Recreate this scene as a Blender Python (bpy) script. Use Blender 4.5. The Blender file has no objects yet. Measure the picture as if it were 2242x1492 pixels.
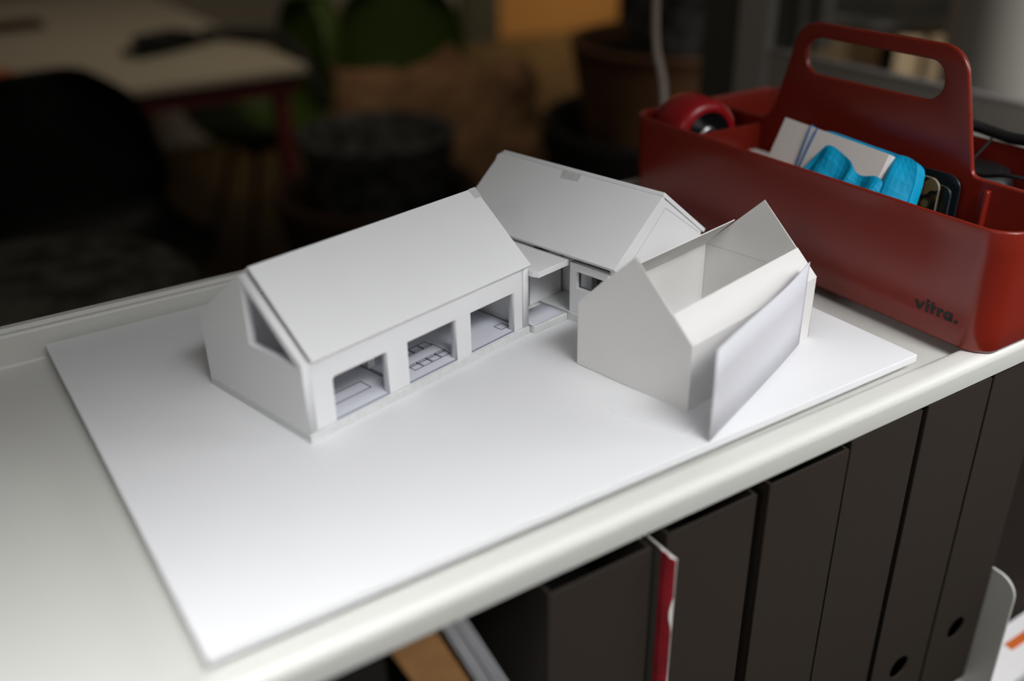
import bpy, bmesh, math, random
from mathutils import Vector, Matrix, noise
random.seed(7)
SCN = bpy.context.scene
COL = SCN.collection
PI = math.pi

# ------------------------------------------------------------------ camera
cam_data = bpy.data.cameras.new('camera')
cam = bpy.data.objects.new('camera', cam_data)
COL.objects.link(cam)
right, up, fwd = Vector((.8398, -.5426, -.0137)), Vector((.2608, .3813, .8869)), Vector((.4761, .7484, -.4618))
fwd.normalize(); right = fwd.cross(up).normalized(); up = right.cross(fwd)
m = Matrix.Identity(4)
for i in range(3):
    m[i][0], m[i][1], m[i][2] = right[i], up[i], -fwd[i]
m.translation = Vector((-.0486, -.2986, .28))
cam.matrix_world = m
cam_data.sensor_fit = 'HORIZONTAL'; cam_data.sensor_width = 36; cam_data.lens = 34.483
cam_data.clip_start = .01; cam_data.clip_end = 50
cam_data.dof.use_dof = True
cam_data.dof.focus_distance = .60
cam_data.dof.aperture_fstop = 2.5
SCN.camera = cam

# ------------------------------------------------------------------ view, world, light
SCN.view_settings.view_transform = 'Standard'
SCN.view_settings.look = 'None'
SCN.view_settings.exposure = 0.0
SCN.view_settings.gamma = 1.0
SCN.view_settings.use_curve_mapping = False
world = bpy.data.worlds.new('room_air'); SCN.world = world
world.use_nodes = True
wb = world.node_tree.nodes['Background']
wb.inputs[0].default_value = (1.0, .9, .74, 1)
wb.inputs[1].default_value = .045

def area(name, loc, target, sx, sy, power, col, spread=PI):
    d = bpy.data.lights.new(name, 'AREA'); d.shape = 'RECTANGLE'; d.size = sx; d.size_y = sy
    d.energy = power; d.color = col; d.spread = spread
    o = bpy.data.objects.new(name, d); COL.objects.link(o)
    o.location = loc
    o.rotation_euler = (Vector(target) - Vector(loc)).to_track_quat('-Z', 'Y').to_euler()
    return o
# window-side daylight, built from added area lights fitted to the wanted brightness
DAY = (.975, .985, 1.0)
R45 = math.radians(45)
area('fitted_daylight', (-.35, -.3, .85), (-.35, -.20, 0), .9, .3, 2.15, DAY, R45)
area('fitted_daylight', (.25, -.8, .95), (.25, -.20, 0), .9, .3, 1.56, DAY, R45)
area('fitted_daylight', (.85, -.6, .6), (.85, -.05, 0), .9, .3, .86, DAY, R45)
area('fitted_daylight', (.3, -.45, .7), (.22, .08, 0), .45, .35, .63, DAY)
area('fitted_daylight', (-.5, -.25, .9), (-.5, -.10, 0), .45, .35, .56, DAY, math.radians(70))
area('fitted_daylight', (1.2, -.6, .5), (.2, -.05, 0), .45, .35, .40, DAY, math.radians(60))
area('fitted_daylight', (-.75, -.45, .55), (.34, .01, .05), .3, .3, .044, DAY, math.radians(18))  # added narrow pool from the left that brightens the card house
# added fill lights, no real lamps, brightening the room behind the shelf
WARM = (1.0, .86, .66)
area('background_fill', (.6, 3.3, 1.5), (.6, 3.3, 0), .8, .8, .6, WARM, math.radians(110))
area('background_fill', (.8, 1.5, 1.5), (1.1, 2.7, -.6), .4, .4, 1.1, WARM, math.radians(76))
area('background_fill', (2.3, 2.2, 1.5), (2.3, 2.2, 0), .5, .5, .45, WARM, math.radians(110))
area('background_fill', (1.9, .9, 1.5), (2.58, 1.65, -.2), .3, .3, 1.7, WARM, math.radians(40))
area('background_fill', (4.4, 4.6, 1.4), (4.4, 5.2, 0), .6, .6, 10, WARM, math.radians(120))
area('background_fill', (1.35, -.7, 1.5), (1.72, .5, -.1), .3, .3, 4.0, (1, .96, .9), math.radians(36))  # added fill aimed at the drum

# ------------------------------------------------------------------ materials
def mat(name, col, rough=.5, spec=.5, var=0.0, scale=60.0, bump=0.0, bscale=400.0, metal=0.0, coat=0.0, col2=None, detail=4, tint=None, bdist=.001):
    mt = bpy.data.materials.new(name); mt.use_nodes = True
    nt = mt.node_tree; b = nt.nodes['Principled BSDF']
    b.inputs['Base Color'].default_value = (*col, 1)
    b.inputs['Roughness'].default_value = rough
    b.inputs['Specular IOR Level'].default_value = spec
    b.inputs['Metallic'].default_value = metal
    b.inputs['Coat Weight'].default_value = coat
    tc = nt.nodes.new('ShaderNodeTexCoord')
    if var > 0 or col2:
        n = nt.nodes.new('ShaderNodeTexNoise'); n.inputs['Scale'].default_value = scale; n.inputs['Detail'].default_value = detail
        r = nt.nodes.new('ShaderNodeValToRGB')
        c2 = col2 if col2 else tuple(c * (1 - var) for c in col)
        r.color_ramp.elements[0].position = .38; r.color_ramp.elements[0].color = (*c2, 1)
        r.color_ramp.elements[1].position = .62; r.color_ramp.elements[1].color = (*col, 1)
        nt.links.new(tc.outputs['Object'], n.inputs['Vector']); nt.links.new(n.outputs['Fac'], r.inputs[0])
        nt.links.new(r.outputs[0], b.inputs['Base Color'])
    if bump > 0:
        n2 = nt.nodes.new('ShaderNodeTexNoise'); n2.inputs['Scale'].default_value = bscale; n2.inputs['Detail'].default_value = 3
        bp = nt.nodes.new('ShaderNodeBump'); bp.inputs['Strength'].default_value = bump; bp.inputs['Distance'].default_value = bdist
        nt.links.new(tc.outputs['Object'], n2.inputs['Vector']); nt.links.new(n2.outputs['Fac'], bp.inputs['Height'])
        nt.links.new(bp.outputs[0], b.inputs['Normal'])
    return mt

def camo_mat():
    mt = bpy.data.materials.new('camouflage_print'); mt.use_nodes = True
    nt = mt.node_tree; b = nt.nodes['Principled BSDF']; b.inputs['Roughness'].default_value = .25
    tc = nt.nodes.new('ShaderNodeTexCoord'); n = nt.nodes.new('ShaderNodeTexNoise')
    n.inputs['Scale'].default_value = 75; n.inputs['Detail'].default_value = 1
    r = nt.nodes.new('ShaderNodeValToRGB'); r.color_ramp.interpolation = 'CONSTANT'
    e = r.color_ramp.elements
    e[0].position = 0; e[0].color = (.22, .15, .06, 1)
    e[1].position = .42; e[1].color = (.012, .012, .01, 1)
    for p, c in ((.53, (.05, .022, .015)), (.6, (.03, .1, .015)), (.66, (.2, .14, .06))):
        k = e.new(p); k.color = (*c, 1)
    nt.links.new(tc.outputs['Object'], n.inputs['Vector']); nt.links.new(n.outputs['Fac'], r.inputs[0]); nt.links.new(r.outputs[0], b.inputs['Base Color'])
    return mt

BOARD = mat('white_base_board', (.775, .775, .785), .55, .3, var=.012, scale=30)
WHITE = mat('white_foam_board', (.84, .84, .845), .55, .3, var=.012, scale=30)
CARD = mat('white_card', (.90, .89, .87), .55, .3, var=.01, scale=40)
def translucent(mt, col, fac):
    nt = mt.node_tree; out = nt.nodes['Material Output']; b = nt.nodes['Principled BSDF']
    t = nt.nodes.new('ShaderNodeBsdfTranslucent'); t.inputs[0].default_value = (*col, 1)
    mx = nt.nodes.new('ShaderNodeMixShader'); mx.inputs[0].default_value = fac
    nt.links.new(b.outputs[0], mx.inputs[1]); nt.links.new(t.outputs[0], mx.inputs[2]); nt.links.new(mx.outputs[0], out.inputs[0])
translucent(CARD, (.98, .94, .88), .20)
THIN = mat('thin_white_paper', (.84, .84, .88), .6, .2)
translucent(THIN, (.9, .9, .95), .22)
CORE = mat('foam_board_core', (.74, .755, .745), .8, .2, var=.06, scale=300, bump=.15, bscale=900)
PAPER = mat('printer_paper', (.78, .79, .87), .6, .3)
INK = mat('printed_ink', (.02, .02, .025), .6, .2)
HATCH = mat('printed_grey_fill', (.36, .365, .42), .6, .2)
PENCIL = mat('pencil_line', (.45, .45, .45), .7, .2)
TAPE = mat('clear_tape', (.66, .66, .66), .18, .5, var=.1, scale=250)
METAL = mat('white_powder_coat', (.63, .625, .585), .42, .5, bump=.02, bscale=1500)
RED = mat('red_plastic', (.21, .017, .009), .27, .55, bump=.015, bscale=1200)
LOGO = mat('black_lettering', (.012, .011, .012), .4, .4)
GREYBOARD = mat('dark_grey_cardboard', (.030, .0225, .0165), .85, .2, var=.25, scale=900, bump=.1, bscale=1200)
DARKBAY = mat('dark_bay_fill', (.016, .010, .007), .85, .2)
DARK = mat('dark_hollow', (.004, .004, .004), .9, .1)
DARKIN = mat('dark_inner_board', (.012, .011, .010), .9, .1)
BLUE = mat('turquoise_paper', (.0, .33, .58), .55, .25, var=.12, scale=90, bump=.3, bscale=300, bdist=.0006)
BLUE2 = mat('blue_rubber', (.01, .13, .33), .5, .4)
CARDSTOCK = mat('pale_card_stock', (.74, .675, .63), .7, .2, bump=.15, bscale=2500, bdist=.0003)
CARDEDGE = mat('card_edge', (.8, .78, .78), .6, .3)
CAMO = camo_mat()
BLACKP = mat('black_plastic', (.008, .009, .010), .35, .5)
BLACKR = mat('black_rubber', (.010, .010, .010), .6, .4)
TEAL = mat('dark_teal_plastic', (.012, .02, .024), .3, .5)
OLIVE = mat('dark_olive_print', (.022, .022, .014), .35, .5, var=.6, scale=120)
BRIGHTRED = mat('glossy_red_plastic', (.33, .008, .012), .3, .5)
STEEL = mat('brushed_steel', (.5, .5, .5), .3, .5, metal=1)
WPLAST = mat('white_plastic', (.62, .58, .55), .4, .4)
TORN = mat('torn_white_paper', (.75, .72, .68), .8, .2, bump=.4, bscale=1500)
BOOKRED = mat('crimson_paper', (.26, .012, .02), .5, .3, var=.35, scale=45)
BOOKSIDE = mat('grey_green_paper', (.07, .065, .052), .6, .3)
SHEETS = mat('paper_sheet_edges', (.42, .42, .43), .7, .2)
KRAFT = mat('kraft_board', (.24, .12, .045), .8, .2, var=.2, scale=50)
BAG = mat('crumpled_kraft_paper', (.45, .26, .14), .75, .2, var=.35, scale=9)
GRANITE = mat('speckled_granite', (.12, .118, .118), .8, .2, col2=(.03, .03, .03), scale=28, detail=6)
FELT = mat('speckled_grey_felt', (.16, .155, .125), .95, .1, col2=(.055, .055, .042), scale=22, detail=5)
BROWNPOT = mat('brown_clay', (.17, .085, .042), .8, .2, var=.25, scale=8)
DARKPOT = mat('dark_brown_clay', (.055, .029, .017), .85, .2, var=.25, scale=8)
BLACKPOT = mat('black_clay', (.014, .013, .012), .8, .2, var=.3, scale=10)
SOIL = mat('dark_soil', (.006, .005, .004), .95, .1, var=.4, scale=60)
GREEN = mat('green_plastic_shell', (.055, .10, .012), .45, .4)
BLACKSHELL = mat('black_plastic_shell', (.003, .003, .003), .55, .3)
LEGDARK = mat('dark_leg', (.02, .015, .012), .5, .4)
TABLETOP = mat('pale_tabletop', (.56, .50, .40), .5, .4, var=.03, scale=3)
MAROON = mat('maroon_steel', (.20, .045, .045), .45, .4)
FLOORM = mat('brown_wood_floor', (.15, .095, .035), .55, .4, var=.3, scale=2.5)
GREYWALL = mat('warm_grey_panel', (.52, .47, .40), .7, .3, var=.05, scale=2)
OCHRE = mat('ochre_panel', (.85, .42, .12), .7, .3, var=.08, scale=2)
DGREEN = mat('dark_grey_green_panel', (.13, .125, .085), .7, .3)
FRAME = mat('grey_frame_paint', (.62, .59, .57), .45, .4)
FRAMED = mat('dark_frame_paint', (.13, .128, .11), .5, .4)
GREYPAINT = mat('grey_parapet_paint', (.55, .51, .47), .6, .3)
DRUM = mat('matt_white_drum', (.62, .61, .57), .6, .3, var=.05, scale=6)
SCRATCH = mat('pale_scratch', (.75, .74, .7), .6, .3)
BEIGE = mat('beige_wood', (.46, .38, .28), .7, .3, var=.25, scale=6)
BEIGED = mat('dull_brown_wood', (.15, .115, .075), .7, .3, var=.3, scale=7)
BEIGEL = mat('pale_wood', (.60, .50, .38), .7, .3, var=.2, scale=6)
ORANGE = mat('orange_card', (.62, .13, .02), .5, .4)
YELLOW = mat('yellow_tag', (.75, .52, .02), .5, .3)
CORD = mat('white_cord', (.80, .68, .60), .5, .4)
FIGGREEN = GREEN

# ------------------------------------------------------------------ mesh helpers
def finish(name, me, mats, parent=None, smooth=False):
    for mt in (mats if isinstance(mats, (list, tuple)) else [mats]):
        me.materials.append(mt)
    if smooth:
        for p in me.polygons: p.use_smooth = True
    o = bpy.data.objects.new(name, me); COL.objects.link(o)
    if parent: o.parent = parent
    return o

class MB:
    def __init__(s): s.v = []; s.f = []; s.mi = []
    def add(s, vs, fs, mi=0):
        n = len(s.v); s.v += [tuple(v) for v in vs]
        for f in fs: s.f.append([i + n for i in f]); s.mi.append(mi)
        return s
    def box(s, x0, x1, y0, y1, z0, z1, mi=0, mx=None):
        vs = [Vector((x, y, z)) for z in (z0, z1) for y in (y0, y1) for x in (x0, x1)]
        if mx: vs = [mx @ v for v in vs]
        return s.add(vs, [(0, 2, 3, 1), (4, 5, 7, 6), (0, 1, 5, 4), (2, 6, 7, 3), (0, 4, 6, 2), (1, 3, 7, 5)], mi)
    def prism(s, pts, dvec, mi=0):
        # pts: 3D loop, extruded by dvec
        n = len(pts); d = Vector(dvec); a = [Vector(p) for p in pts]
        return s.add(a + [p + d for p in a], [list(range(n))[::-1], list(range(n, 2 * n))] + [(i, (i + 1) % n, (i + 1) % n + n, i + n) for i in range(n)], mi)
    def tube(s, pts, r, n=10, mi=0, closed=False):
        pts = [Vector(p) for p in pts]; rings = []; k = len(pts)
        prev = None
        for i, p in enumerate(pts):
            if closed: t = (pts[(i + 1) % k] - pts[i - 1]).normalized()
            else: t = (pts[min(i + 1, k - 1)] - pts[max(i - 1, 0)]).normalized()
            if prev is None: a = t.orthogonal().normalized()
            else: a = (prev - t * prev.dot(t)).normalized()
            prev = a; b = t.cross(a)
            rr = r[i] if isinstance(r, (list, tuple)) else r
            rings.append([p + a * rr * math.cos(2 * PI * j / n) + b * rr * math.sin(2 * PI * j / n) for j in range(n)])
        vs = [v for ring in rings for v in ring]; fs = []
        for i in range(k if closed else k - 1):
            i2 = (i + 1) % k
            for j in range(n): fs.append((i * n + j, i * n + (j + 1) % n, i2 * n + (j + 1) % n, i2 * n + j))
        if not closed: fs += [list(range(n))[::-1], [(k - 1) * n + j for j in range(n)]]
        return s.add(vs, fs, mi)
    def lathe(s, prof, n=48, mi=0, mx=None, cap0=False, cap1=False):
        vs = []
        for r, z in prof:
            for j in range(n): vs.append(Vector((r * math.cos(2 * PI * j / n), r * math.sin(2 * PI * j / n), z)))
        if mx: vs = [mx @ v for v in vs]
        fs = []
        for i in range(len(prof) - 1):
            for j in range(n): fs.append((i * n + j, i * n + (j + 1) % n, (i + 1) * n + (j + 1) % n, (i + 1) * n + j))
        if cap0: fs.append(list(range(n))[::-1])
        if cap1: fs.append([(len(prof) - 1) * n + j for j in range(n)])
        return s.add(vs, fs, mi)
    def grid(s, P, mi=0):
        h, w = len(P), len(P[0])
        return s.add([v for row in P for v in row], [(i * w + j, i * w + j + 1, (i + 1) * w + j + 1, (i + 1) * w + j) for i in range(h - 1) for j in range(w - 1)], mi)
    def build(s, name, mats, parent=None, smooth=False, bevel=0, seg=2, fix=True, solid=0, angle=35):
        me = bpy.data.meshes.new(name); me.from_pydata([tuple(v) for v in s.v], [], s.f)
        if any(s.mi):
            me.polygons.foreach_set('material_index', s.mi)
        if fix:
            b = bmesh.new(); b.from_mesh(me); bmesh.ops.recalc_face_normals(b, faces=b.faces); b.to_mesh(me); b.free()
        o = finish(name, me, mats, parent, smooth)
        if solid:
            md = o.modifiers.new('thickness', 'SOLIDIFY'); md.thickness = solid; md.offset = 0
        if bevel:
            md = o.modifiers.new('bevel', 'BEVEL'); md.width = bevel; md.segments = seg; md.limit_method = 'ANGLE'; md.angle_limit = math.radians(angle)
        return o

def plate(name, loops, t, mats, parent, origin, ax, ay, bevel=0.0, res=3, smooth=False):
    """flat plate of thickness t from 2D loops (first outline, rest holes); plane origin + x*ax + y*ay, extruded to ax x ay"""
    cu = bpy.data.curves.new(name, 'CURVE'); cu.dimensions = '2D'; cu.fill_mode = 'BOTH'
    for lp in loops:
        sp = cu.splines.new('POLY'); sp.points.add(len(lp) - 1)
        for p, q in zip(sp.points, lp): p.co = (q[0], q[1], 0, 1)
        sp.use_cyclic_u = True
    cu.extrude = t / 2 - bevel; cu.bevel_depth = bevel; cu.bevel_resolution = res; cu.offset = -bevel
    tmp = bpy.data.objects.new('tmp', cu); COL.objects.link(tmp)
    me = bpy.data.meshes.new_from_object(tmp.evaluated_get(bpy.context.evaluated_depsgraph_get()))
    bpy.data.objects.remove(tmp); bpy.data.curves.remove(cu)
    ax = Vector(ax); ay = Vector(ay); az = ax.cross(ay)
    M4 = Matrix((( ax.x, ay.x, az.x, origin[0]), (ax.y, ay.y, az.y, origin[1]), (ax.z, ay.z, az.z, origin[2]), (0, 0, 0, 1))) @ Matrix.Translation((0, 0, t / 2))
    me.transform(M4)
    b = bmesh.new(); b.from_mesh(me); bmesh.ops.remove_doubles(b, verts=b.verts, dist=1e-6); bmesh.ops.recalc_face_normals(b, faces=b.faces); b.to_mesh(me); b.free()
    me.materials.clear()
    me.name = name
    return finish(name, me, mats, parent, smooth)

def rloop(pts, rad, n=6):
    """polygon with rounded corners; rad = number or list"""
    out = []; k = len(pts)
    for i in range(k):
        r = rad[i] if isinstance(rad, (list, tuple)) else rad
        p = Vector(pts[i]).to_2d(); a = Vector(pts[i - 1]).to_2d(); c = Vector(pts[(i + 1) % k]).to_2d()
        if r <= 0: out.append(tuple(p)); continue
        u = (a - p).normalized(); v = (c - p).normalized()
        ang = u.angle(v); d = min(r / math.tan(ang / 2), .49 * (a - p).length, .49 * (c - p).length); r = d * math.tan(ang / 2)
        cen = p + (u + v).normalized() * (r / math.sin(ang / 2))
        s0 = p + u * d - cen; s1 = p + v * d - cen
        a0 = math.atan2(s0.y, s0.x); a1 = math.atan2(s1.y, s1.x); da = (a1 - a0 + PI) % (2 * PI) - PI
        for j in range(n + 1):
            t = a0 + da * j / n; out.append((cen.x + r * math.cos(t), cen.y + r * math.sin(t)))
    return out

def thing(name, label, cat, loc=(0, 0, 0), rz=0, group=None):
    o = bpy.data.objects.new(name, None); COL.objects.link(o); o.empty_display_size = .02
    o.location = loc; o.rotation_euler = (0, 0, rz)
    return tag(o, label, cat, group)
def tag(o, label, cat=None, group=None):
    o['label'] = label
    if cat: o['category'] = cat
    if group: o['group'] = group
    return o
def struct(o):
    o['kind'] = 'structure'; return o

X, Y, Z = Vector((1, 0, 0)), Vector((0, 1, 0)), Vector((0, 0, 1))
FZ = -1.02      # room floor, measured from the top face of the model's base board

# ------------------------------------------------------------------ room
struct(MB().box(-3, 6.5, -2.5, 8, FZ - .05, FZ).build('floor', FLOORM))
w = MB().box(-3, 3.4, 5.7, 5.8, FZ, 1.4); w.box(3.4, 3.68, 5.66, 5.8, FZ, 1.4, 1); w.box(3.68, 6.5, 5.7, 5.8, FZ, 1.4, 2)
o = struct(w.build('wall_back', [GREYWALL, DGREEN, OCHRE]))
# right hand partition with a wide opening above a low parapet
pm = MB().box(.981, .988, -2.0, .655, FZ, .0095)
o = struct(pm.build('wall_right', GREYPAINT, bevel=.003)); o['label'] = 'low grey parapet with a pale top rail behind the red toolbox'; par = o
struct(MB().box(.978, .990, -2.0, .655, .0095, .0135).build('trim_1', FRAME, bevel=.0015))
jm = MB().box(.978, 1.05, .655, .725, FZ, 1.2)
struct(jm.build('trim_2', FRAME, bevel=.012, seg=4))
jm = MB().box(.99, 1.05, .731, .80, FZ, 1.2)
struct(jm.build('wall_right_end', FRAMED, bevel=.003))
jm = MB().box(.992, 1.045, .622, .655, .013, 1.2); jm.box(.985, 1.0, .645, .655, .013, 1.2); jm.box(1.02, 1.05, .612, .622, .013, 1.2)
struct(jm.build('trim_3', FRAMED, bevel=.002))

# ------------------------------------------------------------------ shelf cabinet
shelf = thing('metal_shelf', 'white powder-coated metal shelf with raised rims carrying the model', 'shelf', (.2, .15, FZ))
def loc_build(mb, name, mats, parent, **k):
    off = parent.matrix_basis.inverted() if parent else None
    if parent: mb.v = [off @ Vector(v) for v in mb.v]
    return mb.build(name, mats, parent, **k)
def arc(cx, cy, r, a0, a1, n=6):
    return [(cx + r * math.cos(math.radians(a0 + (a1 - a0) * i / n)), cy + r * math.sin(math.radians(a0 + (a1 - a0) * i / n))) for i in range(n + 1)]
prof = [(-.0150, -.0225)] + arc(-.0105, -.0110, .006, 180, 90, 8) + [(-.006, -.0049)] + arc(-.0035, -.0100, .0050, 90, 20, 5) + arc(.0055, -.0062, .0048, 200, 270, 5)
prof += [(.3165, -.011)] + arc(.3165, -.009, .002, 270, 360, 3) + [(.3185, .0085)] + arc(.3205, .0085, .002, 180, 90, 3) + [(.3235, .0098), (.3245, .0122)] + arc(.3285, .0100, .0025, 90, 0, 4) + [(.331, -.0225)]
XL, XR = -.62, .93
tray = MB(); n = len(prof)
vs = [(XL, y, z) for y, z in prof] + [(XR, y, z) for y, z in prof]
tray.add(vs, [list(range(n)), list(range(n, 2 * n))[::-1]] + [(i, (i + 1) % n, (i + 1) % n + n, i + n) for i in range(n)])
o = loc_build(tray, 'top_tray', METAL, shelf, smooth=True)
md = o.modifiers.new('split', 'EDGE_SPLIT'); md.split_angle = math.radians(32)
loc_build(MB().box(XL, XR, .312, .318, FZ, -.0225), 'back_panel', METAL, shelf)
loc_build(MB().box(XL, XL + .02, .0, .312, FZ, -.0225), 'side_panel', METAL, shelf)
loc_build(MB().box(XR - .02, XR, .0, .312, FZ, -.0225), 'side_panel', METAL, shelf)
low = MB().box(XL + .02, XR - .02, -.012, .312, -.352, -.332)
loc_build(low, 'lower_tray', METAL, shelf, bevel=.002)
loc_build(MB().box(XL + .02, XR - .02, .0, .312, FZ, -.352), 'base_cupboard', METAL, shelf)
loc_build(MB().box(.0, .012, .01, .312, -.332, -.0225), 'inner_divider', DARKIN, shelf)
# upright end plate with a rounded top corner, standing beside the last file
ep = rloop([(-.031, -.333), (.10, -.333), (.10, -.2135), (-.031, -.2135)], [0, 0, .0, .016], 8)
endp = plate('bookend', [ep], .0018, METAL, None, (.5570, 0, 0), Y, Z, bevel=.0005)
tag(endp, 'white metal bookend with rounded corner at the right end of the file row', 'bookend')

# ------------------------------------------------------------------ magazine files
def make_file(name):
    root = thing(name, '', 'magazine file', (0, 0, 0))
    wdt, h, d = .0620, .2962, .235
    hole = [(wdt / 2 + .0095 * math.cos(2 * PI * i / 28), .0675 + .0095 * math.sin(2 * PI * i / 28)) for i in range(28)]
    plate('spine_panel', [rloop([(0, 0), (wdt, 0), (wdt, h), (0, h)], .001, 2), hole], .0016, GREYBOARD, root, (0, .0016, 0), X, Z, bevel=.0003)
    b = MB()
    for x0 in (0.0003, wdt - .0019):
        b.prism([(x0, .0018, 0), (x0, d, 0), (x0, d, h), (x0, .0018, h)], (.0016, 0, 0))
    b.box(.0019, wdt - .0019, .0018, d, 0, .0016)
    b.box(.0019, wdt - .0019, d - .0016, d, .0016, h)
    b.build('box_sides', GREYBOARD, root)
    MB().box(.004, wdt - .004, .02, d - .01, .0018, h - .045).build('dark_core', DARKIN, root)  # dark block put behind the finger hole for the shade inside
    return root
def copy_tree(o, parent=None):
    c = o.copy(); COL.objects.link(c)
    if parent: c.parent = parent
    for ch in list(o.children): copy_tree(ch, c)
    return c
flabels = ['dark grey cardboard magazine file just left of the torn red booklet',
           'dark grey cardboard magazine file just right of the torn red booklet',
           'dark grey magazine file third in the row, second right of the red booklet',
           'dark grey magazine file fourth in the row, whose finger hole is below the frame',
           'dark grey magazine file second from the white bookend, finger hole at lower edge of photo',
           'dark grey magazine file standing against the white bookend, full finger hole showing']
proto = make_file('magazine_file')
fx = [(.1515, -.0352, 0), (.2245, -.0335, -.0005), (.2948, -.0308, .0), (.3600, -.0280, .0), (.4258, -.0265, 0), (.4925, -.0255, 0)]
for i, (x, zt, a) in enumerate(fx):
    f = proto if i == 0 else copy_tree(proto)
    f.location = (x, -.0128 + (.0012 if i % 2 else 0), zt - .2962); f['label'] = flabels[i]; f['group'] = 'magazine files under the shelf top'
    f.rotation_euler = (0, 0, a)
# all stand on the lower tray: sit it at their feet
# torn red booklet between the first two files
bk = thing('red_booklet', 'folded crimson booklet with a torn white edge between the two leftmost files', 'booklet', (.219, -.02, -.25))
pr_ = [(.2172, -.0155), (.2176, -.0185), (.2188, -.0208), (.2206, -.0228)]
r = MB()
top = [-.0365, -.0368, -.0385, -.0395]
r.grid([[Vector((x, y, z)) for (x, y), z in zip(pr_, top)], [Vector((x - .0004, y, -.3315)) for x, y in pr_]])
loc_build(r, 'spine', BOOKRED, bk, solid=.0004, fix=False)
s1 = MB().grid([[Vector((.2172, -.0152, -.0365)), Vector((.2162, .12, -.0355))], [Vector((.2170, -.0152, -.3315)), Vector((.2162, .12, -.3315))]])
loc_build(s1, 'back_sheet', BOOKSIDE, bk, solid=.0004, fix=False)
s1 = MB().grid([[Vector((.2210, -.0228, -.0395)), Vector((.2186, .12, -.036))], [Vector((.2206, -.0228, -.3315)), Vector((.2186, .12, -.3315))]])
loc_build(s1, 'front_sheet', TORN, bk, solid=.0004, fix=False)
tr = MB(); rows = []
N = 60
for i in range(N + 1):
    t = i / N; z = -.0388 - t * (.3315 - .0388)
    wd = .0003 + .0005 * noise.noise((z * 120, 3, 0)) + (.0016 * math.exp(-((z + .073) / .007) ** 2)) + .0009 * max(0, noise.noise((z * 45, 9, 1)))
    wd = max(wd, .00025)
    rows.append([Vector((.2207, -.0231, z)), Vector((.2207 - wd * .75, -.0231 + wd * .6 - .0003, z))])
tr.grid(rows); loc_build(tr, 'torn_edge', TORN, bk, solid=.0003, fix=False)
MB_ = MB().tube([(.2173, -.0155, -.0365), (.2188, -.0206, -.0385), (.2207, -.0230, -.0393), (.2200, -.015, -.0385), (.2186, .03, -.036)], .0004, 6)
loc_build(MB_, 'torn_top', TORN, bk)

# left of the files: a pile of paper, a black box, and on the pile a leaning sheaf and a kraft board
pile = thing('paper_pile', 'flat pile of paper at the bottom left of the shelf bay under the leaning sheaf', 'papers', (.09, .1, -.332))
b = MB().box(.0135, .1490, .0, .20, -.332, -.150); loc_build(b, 'sheets', SHEETS, pile, bevel=.0005)
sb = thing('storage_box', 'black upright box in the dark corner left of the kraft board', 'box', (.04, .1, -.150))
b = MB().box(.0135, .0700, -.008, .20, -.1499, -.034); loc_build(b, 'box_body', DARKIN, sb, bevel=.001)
shf = thing('paper_sheaf', 'leaning sheaf of grey-white paper sheets at bottom left of the shelf bay', 'papers', (.14, .0, -.1498))
SL = .380
for k in range(12):
    zt = -.0265 - .0007 * (k % 3); zb = -.1497; x0 = .0962 + k * .00088 + (.0008 if k > 5 else 0); y0 = -.0122 + .0007 * math.sin(k * 2.3)
    sl = SL + .0035 * k
    f_ = lambda z: x0 + (-.0265 - z) * sl
    b = MB(); b.prism([(f_(zt), y0, zt), (f_(zt) + .00055, y0, zt), (f_(zb) + .00055, y0, zb), (f_(zb), y0, zb)], (0, .20, 0))
    loc_build(b, 'sheet', SHEETS, shf)
kb = MB().prism([(.0720, -.0105, -.030), (.0945, -.0105, -.030), (.0945 + .047, -.0105, -.1497), (.0720 + .047, -.0105, -.1497)], (0, .19, 0))
tag(kb.build('kraft_board', KRAFT, bevel=.0005), 'thick brown kraft board leaning left of the grey paper sheaf', 'cardboard')

# ------------------------------------------------------------------ base board of the model
bb = thing('base_board', 'large white foam board base lying across the shelf rims', 'board', (0, 0, -.011), .0089)
L, W = .4295, .3143
MB().box(0, L, 0, W, .006, .011)  .build('foam_board', BOARD, bb, bevel=.0004)
sp = MB().box(.02, L - .03, .05, .07, 0, .006); sp.box(.02, L - .03, .26, .28, 0, .006)
sp.build('support_strips', CORE, bb)
mk = MB()
for (x, y, a, l) in ((.395, .065, .4, .0016), (.388, .070, 1.2, .0008), (.3872, .0735, 1.9, .0006)):
    d = Vector((math.cos(a), math.sin(a), 0)) * l; nrm = Vector((-math.sin(a), math.cos(a), 0)) * .00015
    p = Vector((x, y, .01104)); mk.add([p - nrm, p + d - nrm * .3, p + d + nrm * .3, p + nrm], [(0, 1, 2, 3)])
mk.build('scuff_marks', PENCIL, bb)

# ------------------------------------------------------------------ long house (open front)
ta = .2487
A = thing('model_house', 'long white gabled model house with three wide openings in its front wall', 'model house', (.0915, .1173, 0), ta)
LA, WA = .1686, .0929
pl = MB()
NN = 40
fr = [( i / NN * LA, -.0011 + .0003 * noise.noise((i * .9, 1, 0))) for i in range(NN + 1)]
pl.prism([(x, y, 0) for x, y in fr] + [(LA, WA + .0004, 0), (0, WA + .0008, 0)], (0, 0, .0047))
o = pl.build('plinth', CORE, A, bevel=.0003)
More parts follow.
